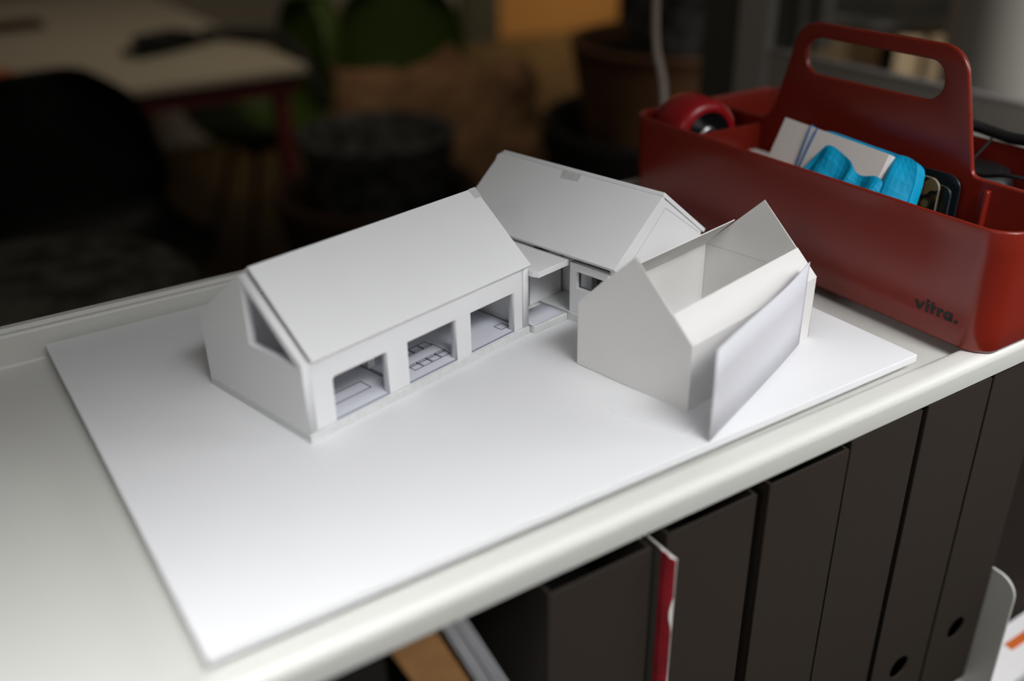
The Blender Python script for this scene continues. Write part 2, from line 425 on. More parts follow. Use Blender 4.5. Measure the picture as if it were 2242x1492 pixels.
# floor paper with the printed plan
fp = MB().box(.0052, .1634, .0003, .0876, .0047, .0051)
zt = .00515
def line(a, b, wdt=.00055, mi=1):
    a = Vector((*a, zt)); b = Vector((*b, zt)); d = (b - a).normalized(); nn = Vector((-d.y, d.x, 0)) * wdt / 2; a = a - d * wdt / 2; b = b + d * wdt / 2
    fp.add([a - nn, b - nn, b + nn, a + nn], [(0, 1, 2, 3)], mi)
def rect(x0, y0, x1, y1, wdt=.00055):
    line((x0, y0), (x1, y0), wdt); line((x1, y0), (x1, y1), wdt); line((x1, y1), (x0, y1), wdt); line((x0, y1), (x0, y0), wdt)
rect(.010, .0142, .0529, .0237, .0006)
for k in range(4):
    x0 = .0822 + k * .00715
    rect(x0, .0098, x0 + .0062, .0148); rect(x0 - .0003, .0146, x0 + .0064, .0164)
    if k > -1:
        rect(x0, .0272, x0 + .0062, .0321); rect(x0 - .0003, .0255, x0 + .0064, .0272)
rect(.0818, .0148, .1109, .0272)
rect(.1525, .0082, .1591, .0145)
def fill(x0, y0, x1, y1, mi): fp.add([Vector((x0, y0, zt)), Vector((x1, y0, zt)), Vector((x1, y1, zt)), Vector((x0, y1, zt))], [(0, 1, 2, 3)], mi)
fill(.0053, .0005, .1633, .0022, 2)
fill(.0648, .0184, .0672, .0385, 2)
line((.0648, .0184), (.0648, .0385)); line((.1630, .003), (.1630, .087), .0006)
fp.build('floor_plan', [PAPER, INK, HATCH], A, fix=False)
ops = [(.0182, .0551), (.0696, .1070), (.1185, .1560)]
ht = .0316
out = [(.0055, .0047), (.0055, .0448), (.1631, .0448), (.1631, .0047)]
for x0, x1 in reversed(ops): out += [(x1, .0047), (x1, ht), (x0, ht), (x0, .0047)]
rad = [0] * 4 + [0, .0003, .0003, 0] * 2 + [0, .0003, .0022, 0]
plate('front_wall', [rloop(out, rad, 4)], .0048, WHITE, A, (0, .0051, 0), X, Z)
gab = [(0, .0047), (WA, .0047), (WA, .0452), (WA / 2, .0812), (0, .0452)]
def gplate(name, par, loops, x, t, mt=WHITE):   # plane y-z at x
    return plate(name, loops, t, mt, par, (x, 0, 0), Y, Z)
tri = rloop([(.0035, .0432), (.0458, .0414), (.0458, .0785)], .0003, 2)
gplate('gable_wall', A, [gab, tri], 0, .005)
gab2 = [(0, .0047), (WA, .0047), (WA, .0446), (WA / 2, .0804), (0, .0446)]
gplate('gable_wall', A, [gab2], .1636, .005)
MB().box(.0051, .1635, WA - .005, WA, .0047, .0446).build('back_wall', WHITE, A)
MB().box(.0651, .0701, .0312, .0878, .0052, .044).build('inner_partition', WHITE, A)
def roof(par, name, e, rdg, a0e, a0r, a1e, a1r, t, mt=WHITE):
    # e, rdg = (b, z) of the upper face at eave and ridge
    E, R = Vector((0, *e)), Vector((0, *rdg)); d = (R - E).normalized(); nn = Vector((0, -d.z, d.y))
    if nn.z < 0: nn = -nn
    pts = [E + X * a0e, E + X * a1e, R + X * a1r, R + X * a0r]
    return MB().prism(pts, -nn * t).build(name, mt, par, bevel=.0002)
roof(A, 'roof_panel', (-.0022, .0464), (.0464, .0840), .0055, .0064, .1688, .1706, .0020)
roof(A, 'roof_panel', (WA + .0022, .0464), (.0466, .0838), .0062, .0064, .169, .1716, .0020)
ct = MB().grid([[Vector((.1655, .0405, .0797)), Vector((.1655, .0464, .0843)), Vector((.1655, .054, .0786))], [Vector((.1708, .0405, .0797)), Vector((.1710, .0464, .0843)), Vector((.1712, .054, .0786))]])
ct.build('clear_tape', TAPE, A, solid=.0001, fix=False)

# ------------------------------------------------------------------ rear house
tb = .2328
Bh = thing('model_house', 'white gabled model house at the back with plain grey-lit roof beside the red toolbox', 'model house', (.2923, .1228, 0), tb)
LB, WB = .1349, .0945
MB().box(.0026, WB - .0025, -.0003, LB, 0, .0056).build('plinth', CORE, Bh, bevel=.0003)
win = [(.0065, .0231), (.0319, .0231), (.0319, .0349), (.0065, .0349)]
o = plate('side_wall', [[(.0051, .0056), (.0369, .0056), (.0369, .0400), (.0051, .0400)], win], .005, WHITE, Bh, (.003, 0, 0), Y, Z)
MB().box(.0252, .0302, .0370, .0625, .0056, .046).build('inner_partition', WHITE, Bh)
MB().box(.003, .008, .068, LB - .005, .0056, .0435).build('side_wall', WHITE, Bh)
MB().box(WB - .008, WB - .003, .0051, LB - .005, .0056, .0430).build('side_wall', WHITE, Bh)
g = [(.0030, .0056), (WB - .003, .0056), (WB - .003, .0455), (WB / 2, .0784), (.0030, .0455)]
for nm, y in (('gable_wall', .005), ('gable_wall', LB)):
    gw = plate(nm, [g], .005, WHITE, Bh, (0, y, 0), X, Z)
ln = MB()
for p, q in (((.0495, .0718), (.0180, .0463)), ((.0495, .0718), (.0890, .0445))):
    a = Vector((p[0], -.00008, p[1])); b_ = Vector((q[0], -.00008, q[1])); d = (b_ - a).normalized(); nn = Vector((-d.z, 0, d.x)) * .00016
    ln.add([a - nn, b_ - nn, b_ + nn, a + nn], [(0, 1, 2, 3)])
ln.add([Vector((.05 + dx, -.00008, .049 + dz)) for dx, dz in ((0, 0), (.0004, 0), (.0004, .0006), (0, .0006))], [(0, 1, 2, 3)])
ln.build('pencil_marks', PENCIL, Bh)
def roofB(name, pts2, t):     # pts2: (b, s) s=0 eave 1 ridge on left slope
    E, R = Vector((0, 0, .0462)), Vector((WB / 2, 0, .0816)); d = (R - E).normalized(); nn = Vector((-d.z, 0, d.x))
    return MB().prism([E + (R - E) * s + Y * b for b, s in pts2], -nn * t).build(name, WHITE, Bh, bevel=.0002)
roofB('roof_panel', [(-.0004, -.004), (-.0004, 1.0), (.1352, 1.0), (.1374, .985), (.1400, .93), (.1385, .86), (.1375, -.01)], .0030)
E, R = Vector((WB + .001, 0, .0452)), Vector((WB / 2 - .0004, 0, .0826)); d = (R - E).normalized(); nn = Vector((-d.z, 0, d.x)); nn = nn if nn.z > 0 else -nn
MB().prism([E - Y * .0008, R - Y * .0008, R + Y * .136, E + Y * .136], -nn * .0026).build('roof_panel', WHITE, Bh, bevel=.0002)
dl = (Vector((WB / 2, 0, .0816)) - Vector((0, 0, .0462)))
nl = Vector((-dl.z, 0, dl.x)).normalized() * .0001
tp = [Vector((0, b, .0462)) + dl * s + nl for b, s in ((.0809, .992), (.0647, .985), (.0637, .868), (.0784, .852))]
MB().prism(tp, nl).build('clear_tape', TAPE, Bh)

# ------------------------------------------------------------------ flat-roofed link
lk = thing('model_link', 'small flat-roofed white link with open front between the two gabled model houses', 'model link', (.0915, .1173, 0), ta)
fl = MB()
fl.prism([(.1695, -.0043, 0), (.1712, -.0049, 0), (.1722, -.0047, 0), (.1985, -.0068, 0), (.1985, .016, 0), (.1985, .045, 0), (.1695, .045, 0)], (0, 0, .0048))
fl.build('floor_slab', CORE, lk, bevel=.0008, seg=3)
ps = MB(); rows = []
for i in range(9):
    a = .1693 + (.1986 - .1693) * i / 8; row = []
    for j, bq in enumerate((-.0046, -.0042, -.0034, -.002, .004, .016)):
        curl = .0007 * (1 - j / 3) ** 2 * math.sin(i / 8 * PI * .9) if j < 3 else 0
        row.append(Vector((a, bq - .0016 * i / 8 + (.0012 * (i / 8 - .5) ** 2 * 4 if j < 3 else 0), .0050 + curl)))
    rows.append(row)
ps.grid(rows); ps.build('floor_paper', PAPER, lk, solid=.0002, fix=False, smooth=True)
MB().box(.1890, .2200, .0172, .0222, .0058, .0379).build('back_wall', WHITE, lk)
MB().box(.1690, .1888, .045, .049, .0050, .0379).build('rear_wall', WHITE, lk)
MB().prism([(.1708, -.0068, .0382), (.1983, -.0074, .0382), (.1983, .060, .0382), (.1692, .060, .0382), (.1692, -.003, .0382)], (0, 0, .0040)).build('flat_roof', WHITE, lk, bevel=.0003)

# ------------------------------------------------------------------ thin card house
tcn = .206
Ch = thing('card_house', 'thin white card house with its roof left open, beside the leaning white panel', 'model house', (.2719, .0305, 0), tcn)
LC, WC = .1241, .0797
gc = [(0, .0004), (WC, .0004), (WC, .0404), (WC / 2 + .0003, .0793), (0, .0404)]
gplate('gable_wall', Ch, [gc], 0, .0008, CARD)
gf = gplate('gable_wall', Ch, [gc], LC - .0008, .0008, CARD)
MB().box(LC - .00088, LC - .0008, .003, WC - .0015, .0403, .0405).build('fold_line', PENCIL, Ch)
MB().box(.0009, LC - .0009, 0, .0008, .0004, .0402).build('side_wall', CARD, Ch)
MB().box(.0009, LC - .0009, WC - .0008, WC, .0004, .0402).build('side_wall', CARD, Ch)
MB().prism([(.0004, -.0002, .0405), (LC + .0001, -.0002, .0405), (LC + .0001, .0148, .0553), (.0004, .0138, .0545)], (0, .0004, -.0006)).build('roof_strip', CARD, Ch)
MB().prism([(.0009, WC, .0405), (LC - .0016, WC + .0004, .0405), (LC - .0012, .0594, .0622), (.0009, .0594, .0615)], (0, -.0003, -.0006)).build('roof_strip', CARD, Ch)
MB().add([Vector((x, y, z)) for x, y, z in [(.0009, WC - .0009, .0402), (LC - .0009, WC - .0009, .0402), (LC - .0009, WC - .0009, .0404), (.0009, WC - .0009, .0404)]], [(0, 1, 2, 3)]).box(LC - .00105, LC - .0008, WC - .00105, WC - .0008, .001, .0403).build('fold_line', PENCIL, Ch)
MB().prism([(.0002, .0345, 0), (-.0265, .0307, 0), (-.0194, -.0119, 0), (-.006, -.012, 0), (.03, -.002, 0), (.03, .034, 0)], (0, 0, .00035)).build('base_sheet', BOARD, Ch)

# loose wall panel leaning in front of the card house
pn = thing('loose_panel', 'loose upright white card panel leaning against the front of the card house', 'card sheet', (.2719, .0305, 0), tcn)
q = MB(); rows = []
for i in range(25):
    t = i / 24; a = -.0155 + t * (.1112 + .0155); bq = -.0250 + t * (.0250 - .0010)
    bow = .0012 * math.sin(PI * t) - .0006 * math.sin(2 * PI * t)
    rows.append([Vector((a, bq - bow * (.4 + .6 * zz / .054), .0005 + zz)) for zz in (0, .018, .036, .0535 + .0005 * t)])
q.grid(rows); q.build('panel', THIN, pn, solid=.0006, fix=False, smooth=True)

# ------------------------------------------------------------------ red toolbox
tbx = thing('toolbox', 'red plastic carry toolbox with slotted handle standing at the right of the shelf', 'toolbox', (.5425, .151, -.0050))
X0, X1, Y0, Y1 = -.0825, .0825, -.1712, .1672     # rim outline
HB = .080
def rr(x0, x1, y0, y1, r, n=10):
    return rloop([(x0, y0), (x1, y0), (x1, y1), (x0, y1)], r, n)
def ring(ins, z, r):
    return [Vector((x, y, z)) for x, y in rr(X0 + ins, X1 - ins, Y0 + ins, Y1 - ins, max(r - ins, .002))]
RC = .020; dr = .0032
rings = [ring(dr + .004, 0, RC), ring(dr + .0012, .0008, RC), ring(dr, .003, RC)]
for k in range(1, 7): rings.append(ring(dr * (1 - k / 6), .003 + (HB - .0042) * k / 6, RC))
rings += [ring(.0002, HB - .0006, RC), ring(.0007, HB - .0002, RC), ring(.0015, HB, RC), ring(.0023, HB - .0002, RC), ring(.0028, HB - .0006, RC), ring(.0030, HB - .0012, RC)]
for k in range(1, 6): rings.append(ring(.0030 + dr * k / 5, HB - .0012 - (HB - .006) * k / 5, RC))
bdy = MB(); k = len(rings[0])
vs = [v for rg in rings for v in rg]; fs = [list(range(k))[::-1]]
for i in range(len(rings) - 1):
    for j in range(k): fs.append((i * k + j, i * k + (j + 1) % k, (i + 1) * k + (j + 1) % k, (i + 1) * k + j))
fs.append([(len(rings) - 1) * k + j for j in range(k)])
bdy.add(vs, fs)
o = bdy.build('tray_body', RED, tbx, smooth=True); md = o.modifiers.new('split', 'EDGE_SPLIT'); md.split_angle = math.radians(50)
# central divider rising into the handle (local y, z)
div = [(-.1640, .004), (-.1655, .0795), (-.0915, .0795), (-.0890, .0890), (-.0705, .1590), (.0672, .1580), (.0790, .1110), (.0885, .0795), (.1645, .0795), (.1630, .004)]
rdv = [.003, .003, .011, .006, .0215, .0215, .05, .018, .003, .003]
slot = [(-.0590, .1215), (-.0580, .1475), (.0590, .1475), (.0580, .1215)]
plate('handle_divider', [rloop(div, rdv, 10), rloop(slot, .0127, 10)], .0040, RED, tbx, (-.0045, 0, 0), Y, Z, bevel=.0015, res=4, smooth=True)
for nm, pts in (('cross_partition', [(-.0795, .096), (-.0047, .096), ]),):
    pm_ = MB().prism([(-.0785, .0915, .003), (-.0047, .0955, .003), (-.0047, .0955, .0745), (-.0792, .0915, .0775)], (0, .0026, 0)); pm_.build('cross_partition', RED, tbx, bevel=.0008)
MB().prism([(-.0004, -.098, .003), (.0795, -.098, .003), (.0795, -.098, .062), (-.0004, -.098, .058)], (0, .0026, 0)).build('cross_partition', RED, tbx, bevel=.0008)
rb = plate('rib', [rloop([(-.014, .003), (-.0047, .003), (-.0047, .0745), (-.0088, .0745)], [0, 0, .0, .003], 5)], .0034, RED, tbx, (0, -.1040, 0), X, Z, bevel=.0010)
# lettering on the long side: v i t r a . in a bold geometric face, units of x-height 1
LET = MB()
def lpt(u, v, d):      # u 0..5.65 along the word, v in x-heights, d depth off the wall
    zl = .0108 + .005 + v * .0057
    ins = dr * (1 - (zl - .003) / (HB - .0042))
    return Vector((X0 + ins - d, .0340 - .151 - u * .0057, zl))
def lpoly(pts):
    k_ = len(pts); vs = [lpt(u, v, .00022) for u, v in pts] + [lpt(u, v, -.0003) for u, v in pts]
    LET.add(vs, [list(range(k_))] + [(i, (i + 1) % k_, (i + 1) % k_ + k_, i + k_) for i in range(k_)])
def lstrip(outer, inner):
    k_ = len(outer)
    for i in range(k_):
        lpoly([outer[i], outer[(i + 1) % k_], inner[(i + 1) % k_], inner[i]])
def circ(cx, cy, r, k_=28, a0=0, a1=360): return [(cx + r * math.cos(math.radians(a0 + (a1 - a0) * i / k_)), cy + r * math.sin(math.radians(a0 + (a1 - a0) * i / k_))) for i in range(k_)]
lpoly([(0, 1), (.40, 1), (.64, .42), (.66, .42), (.66, 0), (.46, 0)]); lpoly([(.66, .42), (.68, .42), (.92, 1), (1.30, 1), (.86, 0), (.66, 0)])
lpoly([(1.44, 0), (1.80, 0), (1.80, 1), (1.44, 1)]); lpoly(circ(1.62, 1.30, .22))
lpoly([(2.08, 0), (2.45, 0), (2.45, 1.38), (2.08, 1.38)]); lpoly([(1.90, .72), (2.08, .72), (2.08, 1), (1.90, 1)]); lpoly([(2.45, .72), (2.68, .72), (2.68, 1), (2.45, 1)])
lpoly([(2.86, 0), (3.23, 0), (3.23, 1), (2.86, 1)]); lpoly([(3.23, .44), (3.30, .60), (3.42, .67), (3.56, .66), (3.56, 1.02), (3.42, 1.03), (3.30, .97), (3.23, .86)])
lstrip(circ(4.17, .5, .53), circ(4.17, .5, .20)); lpoly([(4.42, 0), (4.77, 0), (4.77, 1), (4.42, 1)])
lpoly(circ(5.22, .21, .23))
LET.build('lettering', LOGO, tbx, fix=False)

# ------------------------------------------------------------------ toolbox contents
FLR = -.0005      # inner floor of the toolbox tray
n_ = Vector((-.88, 0, .47)).normalized(); o_ = Vector((.485, 0, .06))
def onp(y, z, off=0.0):  # point on the leaning card plane with given y, z
    x = o_.x - n_.z * (z - o_.z) / n_.x
    return Vector((x, y, z)) + n_ * off
cp = thing('card_pack', 'stack of pale cards wrapped in turquoise paper inside the red toolbox', 'cards', (.47, .14, FLR))
tl, tr_, = onp(.190, .0915), onp(.0965, .0868)
dn = Vector((0, .0, 0))
ddown = (onp(.1885, .064) - onp(.1905, .0915)).normalized()
dd2 = (onp(.0925, .073) - onp(.0965, .0868)).normalized()
def quad_card(off, t, sh=0.0):
    a = onp(.1905 - sh, .0915, off); b_ = onp(.0965 - sh * .6, .0872, off)
    dwn = Vector((ddown.x, -.02, ddown.z)).normalized()
    return MB().prism([a, b_, b_ + dwn * .055, a + dwn * .055], n_ * t)
loc_build(quad_card(-.0012, .0012), 'front_card', CARDSTOCK, cp, bevel=.0002)
loc_build(quad_card(-.0020, .0007, .001), 'card', CARDEDGE, cp)
loc_build(quad_card(-.0060, .0038, .002), 'card_stack', CARDEDGE, cp)
rbm = MB()
for (ya, za), (yb, zb) in (((.1655, .0900), (.1615, .052)), ((.1595, .0890), (.1600, .052))):
    rbm.tube([onp(ya, za + .0006, -.006), onp(ya, za + .0009, .0), onp(ya - .0002, za - .001, .0006), onp(yb, zb, .0006)], .0007, 6)
loc_build(rbm, 'rubber_band', BLUE2, cp, smooth=True)
# wrapper: a soft packet behind the cards, folded flap in front
wr = MB(); P = []
outl = [(.166, .046), (.167, .0875), (.158, .0902), (.152, .0915), (.130, .0905), (.105, .0900), (.089, .0893), (.081, .0880), (.0760, .0850), (.0725, .070), (.0700, .046)]
for off, infl in ((-.0064, 0), (-.009, .0010), (-.014, .0012), (-.017, 0)):
    row = []
    cy, cz = .12, .06
    for i, (y, z) in enumerate(outl):
        j = .0011 * noise.noise((y * 150, z * 150, off * 900)) * (1 if 0 < i < 10 else 0)
        row.append(onp(y + (y - cy) * infl * 8, z + (z - cz) * infl * 12 + j, off + j * 1.2))
    P.append(row)
wr.grid(P)
wr.add(P[0] , [list(range(len(outl)))]); wr.add(P[-1], [list(range(len(outl)))])
# right-hand folded end, coming forward over the card edge
E_ = [[onp(.0955, .0878, -.0062), onp(.0940, .0893, -.0062), onp(.0870, .0896, -.0062), onp(.0785, .0885, -.0068)],
      [onp(.0938, .0820, -.0030), onp(.0915, .0820, -.0006), onp(.0850, .0815, -.0036), onp(.0750, .0805, -.0066)],
      [onp(.0922, .0745, .0006), onp(.0895, .0740, .0030), onp(.0820, .0700, .0008), onp(.0735, .0690, -.0062)],
      [onp(.0900, .0460, .0020), onp(.0860, .0460, .0032), onp(.0780, .0460, .0002), onp(.0700, .0460, -.0062)]]
wr.grid(E_)
flap_top = [(.1555, .0600, .003), (.1500, .0705, .0035), (.1448, .0795, .0040), (.1420, .0824, .0044), (.1350, .0818, .0040), (.1270, .0790, .0034), (.1190, .0768, .0030), (.1150, .0735, .0042), (.1120, .0708, .0036), (.1050, .0702, .0026), (.0970, .0730, .0050), (.0915, .0722, .0040), (.0885, .0700, .0030)]
rows = []
for lv in range(6):
    row = []
    for i, (y, z, of) in enumerate(flap_top):
        t = lv / 5; zz = z + (.044 - z) * t
        fold = .0036 * math.sin(i * 1.7 + lv * 1.3) * math.sin(PI * min(t * 1.6, 1)) + .0025 * (1 if (i % 3 == 1) else 0) * (lv % 2)
        row.append(onp(y, zz, of + fold + .0035 * t))
    rows.append(row)
wr.grid(rows)
o = loc_build(wr, 'wrapper', BLUE, cp, fix=False, smooth=False)
md = o.modifiers.new('soften', 'SUBSURF'); md.levels = md.render_levels = 1
md = o.modifiers.new('thickness', 'SOLIDIFY'); md.thickness = .00025
# cards at the right of the wrapper
def small_card(name, pts, r, x, lean, mt, label, em=None):
    root = thing(name, label, 'card', (x, sum(p[0] for p in pts) / 4, FLR))
    lp = rloop([(p[0] - root.location.y, p[1] - root.location.z) for p in pts], r, 8)
    ayv = Vector((lean, 0, 1)).normalized()
    c = plate('face', [lp], .0012, mt, root, (0, 0, 0), Y, ayv, bevel=.0002)
    if em:
        e_ = [(p[0] * 1.0, p[1]) for p in lp]
        inn = rloop([(p[0] - root.location.y + (.0006 if i in (0, 3) else -.0006), p[1] - root.location.z + (.0006 if i < 2 else -.0006)) for i, p in enumerate(pts)], r - .0006, 8)
        plate('edge_border', [lp, inn], .0016, em, root, (-.0002, 0, 0), Y, ayv, bevel=.0002)
    return root
RIM = mat('pale_card_border', (.34, .27, .18), .4, .4)
DRIM = mat('dark_card_border', (.06, .062, .066), .4, .4)
tR = (0.118, 0)
small_card('plastic_card', [(.0665, FLR + .001), (.150, FLR + .001), (.150, .0745), (.0665, .0745)], .007, .514, .02, CAMO, 'camouflage-printed card with rounded corners sticking out right of the turquoise wrapper', RIM)
small_card('plastic_card', [(.0600, FLR + .001), (.140, FLR + .001), (.140, .0700), (.0600, .0700)], .006, .518, .02, OLIVE, 'smaller dark olive card just behind the camouflage card in the toolbox', DRIM)
small_card('plastic_card', [(.0580, FLR + .001), (.146, FLR + .001), (.146, .0765), (.0580, .0765)], .009, .5235, .02, TEAL, 'tall black rounded card rearmost against the red toolbox divider', None)
# white plastic piece at the left of the cards
wp = rloop([(-.019, -.006), (.019, -.006), (.019, .006), (-.019, .006)], .005, 6)
wpo = thing('marker_case', 'short white plastic case lying left of the pale cards in the toolbox', 'case', (.520, .226, FLR))
plate('case_body', [[(p[1], p[0] * .72) for p in wp]], .0535, WPLAST, wpo, (0, 0, .0), X, Y, bevel=.002)
# red tape measure on a small black tin
tin = MB().box(.466, .520, .252, .304, FLR, .0375)
tag(tin.build('tin', BLACKP, bevel=.002), 'flat black tin under the red tape measure in the toolbox', 'tin')
tm = thing('tape_measure', 'round red tape measure with a black face in the back left toolbox compartment', 'tape measure', (.4910, .270, .0377))
rt = .0275
MXm = Matrix.Translation((0, 0, rt)) @ Matrix.Rotation(math.radians(-10), 4, 'Z') @ Matrix.Rotation(-PI / 2, 4, 'X')   # local z -> +y
prf = [(.0190, -.0165), (rt - .006, -.0165), (rt - .002, -.0150), (rt, -.010), (rt, .014), (rt - .002, .024), (rt - .007, .031), (rt - .014, .034)]
MB().lathe(prf, 48, mx=MXm, cap1=True).build('casing', BRIGHTRED, tm, smooth=True)
MB().lathe([(.0005, -.0145), (.0190, -.0150), (.0200, -.0168)], 40, mx=MXm, cap0=True).build('face_disc', BLACKP, tm, smooth=True)
MB().lathe([(.005, -.0175), (.007, -.0176), (.008, -.0150)], 24, mx=MXm, cap0=True).build('hub', STEEL, tm, smooth=True)
# headset lying in the right-hand compartment
hs = thing('headset', 'black headset with a thin double cable lying over the right toolbox compartment', 'headset', (.59, .09, FLR))
pts = [(.600, .165, .060), (.606, .150, .078), (.616, .135, .0835), (.6235, .120, .0820), (.6255, .105, .0800), (.6235, .088, .0795), (.6220, .070, .0815), (.618, .045, .086), (.612, .025, .084)]
def smoothpts(pts, n=6):
    out = []; P = [Vector(p) for p in pts]
    for i in range(len(P) - 1):
        p0, p1, p2, p3 = P[max(i - 1, 0)], P[i], P[i + 1], P[min(i + 2, len(P) - 1)]
        for k in range(n):
            t = k / n; out.append(.5 * ((2 * p1) + (p2 - p0) * t + (2 * p0 - 5 * p1 + 4 * p2 - p3) * t * t + (3 * p1 - p0 - 3 * p2 + p3) * t ** 3))
    return out + [P[-1]]
loc_build(MB().tube(smoothpts(pts), .0042, 12), 'headband', BLACKR, hs, smooth=True)
cab = [(.616, .098, .078), (.604, .096, .0735), (.588, .092, .0695), (.573, .084, .0695), (.563, .074, .0695), (.556, .062, .0710), (.5475, .044, .0775), (.545, .030, .0795), (.548, .012, .079)]
c1 = smoothpts(cab); cb = MB().tube(c1, .0010, 8); cb.tube([p + Vector((.0022, .0012, 0)) for p in c1], .0010, 8)
loc_build(cb, 'cable', BLACKR, hs, smooth=True)
ep_ = MB().lathe([(.0005, .066), (.018, .0665), (.026, .0645), (.0295, .056), (.0290, .010), (.027, .0015), (.0005, 0)], 36, mx=Matrix.Translation((.5835, .090, FLR + .0005)))
loc_build(ep_, 'ear_cushion', BLACKP, hs, smooth=True)
ep_ = MB().lathe([(.0005, .050), (.014, .0505), (.019, .0485), (.0215, .040), (.021, .010), (.019, .0015), (.0005, 0)], 36, mx=Matrix.Translation((.585, .148, FLR + .0005)))
loc_build(ep_, 'ear_cushion', BLACKP, hs, smooth=True)

# ------------------------------------------------------------------ white sheet with orange mark on the lower tray
ws = thing('paper_sheets', 'white sheets with an orange mark lying right of the bookend on the lower shelf', 'papers', (.66, .05, -.332))
loc_build(MB().box(.566, .80, -.036, .004, -.331, -.322), 'sheets', CARDEDGE, ws, bevel=.0005)
loc_build(MB().box(.612, .650, -.0165, -.009, -.322, -.3215), 'orange_mark', ORANGE, ws)

dbx = MB().box(.5615, .905, .0055, .30, -.3319, -.045)  # added dark block, standing in for the unlit depth of the bay
tag(dbx.build('dark_bay_block', DARKBAY, bevel=.001), 'added dark brown block for the unlit shelf interior behind the white sheets', 'box')
# ------------------------------------------------------------------ background pots
def pot(name, label, cx, cy, z0, prof, mt, soil=None, cat='pot'):
    root = thing(name, label, cat, (cx, cy, z0))
    MB().lathe(prof, 56, cap0=True).build('pot_wall', mt, root, smooth=True)
    if soil:
        rs, zs = soil; MB().lathe([(.001, zs), (rs * .5, zs + .006), (rs, zs)], 40).build('soil', SOIL, root, smooth=True)
    return root
def potprof(r0, r1, h, t=.02, lip=0.0):
    p = [(r0, 0)] + [(r0 + (r1 - r0) * k / 8, h * k / 8 * .96) for k in range(1, 9)]
    p += [(r1 + lip, h * .97), (r1 + lip, h - .004), (r1 + lip - .004, h), (r1 - t + .004, h), (r1 - t, h - .004), (r1 - t - .005, h * .8), (r0 - t, .03)]
    p += [(.002, .03)]
    return p
pot('planter', 'wide dark brown planter on the floor holding the round granite pot', .945, 1.88, FZ, potprof(.19, .257, .513, .024), DARKPOT, (.215, .40), 'planter')
pot('planter', 'speckled dark granite pot set inside the wide brown planter', .955, 1.885, FZ + .405, potprof(.150, .195, .245, .016), GRANITE, None, 'planter')
pot('planter', 'wide black planter on the floor at the back behind the toolbox', 1.60, 1.52, FZ, potprof(.24, .335, .665, .03), BLACKPOT, (.29, .50), 'planter')
pot('planter', 'tall brown clay pot with a pale rim standing in the black planter', 1.60, 1.52, FZ + .505, potprof(.20, .262, .350, .016, .004), BROWNPOT, (.235, .30), 'planter')
pot('planter', 'speckled grey pot nested inside the tall brown clay pot', 1.615, 1.525, FZ + .807, potprof(.13, .165, .30, .02), GRANITE, (.14, .26), 'planter')
# rim of the brown pot is paler clay
# felt drum directly behind the shelf
fd = thing('felt_drum', 'grey speckled felt drum close behind the shelf at left', 'pouf', (.045, .985, FZ))
MB().lathe([(.205, 0), (.213, .02), (.213, .72), (.211, .758), (.204, .782), (.190, .795), (.16, .800), (.08, .802), (.001, .8025)], 64, cap0=True).build('felt_cover', FELT, fd, smooth=True)
# white cord
cd = MB().tube(smoothpts([(.745, .62, .95), (.74, .605, .5), (.722, .596, .106), (.720, .570, -.005), (.722, .556, -.25), (.73, .55, -.7), (.74, .55, FZ + .004)]), .0042, 10)
tag(cd.build('cord', CORD, smooth=True), 'thin white cord hanging in front of the brown clay pot', 'cord')

# kraft paper bag behind the granite pot
bg = thing('paper_bag', 'large crumpled brown kraft paper bag behind the granite pot', 'bag', (1.34, 2.31, FZ))
bm_ = MB(); rows = []
ns, nz = 72, 30
for iz in range(nz + 1):
    t = iz / nz; z = t * .67 ; row = []
    for k_ in range(ns):
        a = 2 * PI * k_ / ns
        ca, sa = math.cos(a), math.sin(a)
        sgn = lambda v, e: math.copysign(abs(v) ** e, v)
        x = .36 * sgn(ca, .55); y = .15 * sgn(sa, .55)
        j = .10 * noise.noise((x * 5, y * 5, z * 6)) + .05 * noise.noise((x * 15, y * 15, z * 15))
        s = 1.0 - .16 * t * t + j
        zz = z + (.09 * noise.noise((x * 7, y * 7, 4)) if iz == nz else 0)
        row.append(Vector((x * s, y * s, zz)))
    row.append(row[0]); rows.append(row)
bm_.grid(rows)
rimv = rows[-1]; inner = [Vector((v.x * .93, v.y * .86, v.z - .10)) for v in rimv]
bm_.grid([rimv, inner]); bm_.add([Vector((0, 0, .5))] + inner, [(0, i + 1, i + 2) for i in range(len(inner) - 1)])
bm_.build('bag_paper', BAG, bg)
bg.rotation_euler = (0, 0, -.35)

# shell chairs
def shell_chair(label, loc, rz, mt, seatmat=None):
    root = thing('shell_chair', label, 'chair', loc, rz)
    pr3 = [(-.20, .455), (-.16, .435), (-.05, .415), (.08, .41), (.17, .43), (.215, .48), (.235, .56), (.25, .66), (.262, .76), (.268, .83)]
    wv = [.16, .20, .225, .23, .232, .235, .235, .225, .19, .10]
    rows = []
    sp_ = smoothpts([(y, z, wd) for (y, z), wd in zip(pr3, wv)], 4)
    for p in sp_:
        row = []
        for k in range(21):
            u = -1 + 2 * k / 20; wd = p[2]
            isback = max(0, min(1, (p[1] - .43) / .12))
            lift = abs(u) ** 2.6
            row.append(Vector((wd * math.sin(u * PI / 2 * .92), p[0] - isback * .10 * lift, p[1] + (1 - isback) * .07 * lift)))
        rows.append(row)
    s = MB().grid(rows); o = s.build('shell', mt, root, smooth=True, fix=False, solid=.008)
    for sx_, sy_ in ((-1, -1), (1, -1), (-1, 1), (1, 1)):
        MB().tube([(sx_ * .10, sy_ * .08 + .02, .41), (sx_ * .21, sy_ * .20 + .02, .0)], [.011, .008], 10).build('leg', LEGDARK, root, smooth=True)
    MB().box(-.12, .12, -.10, .14, .395, .408).build('seat_mount', LEGDARK, root)
    return root
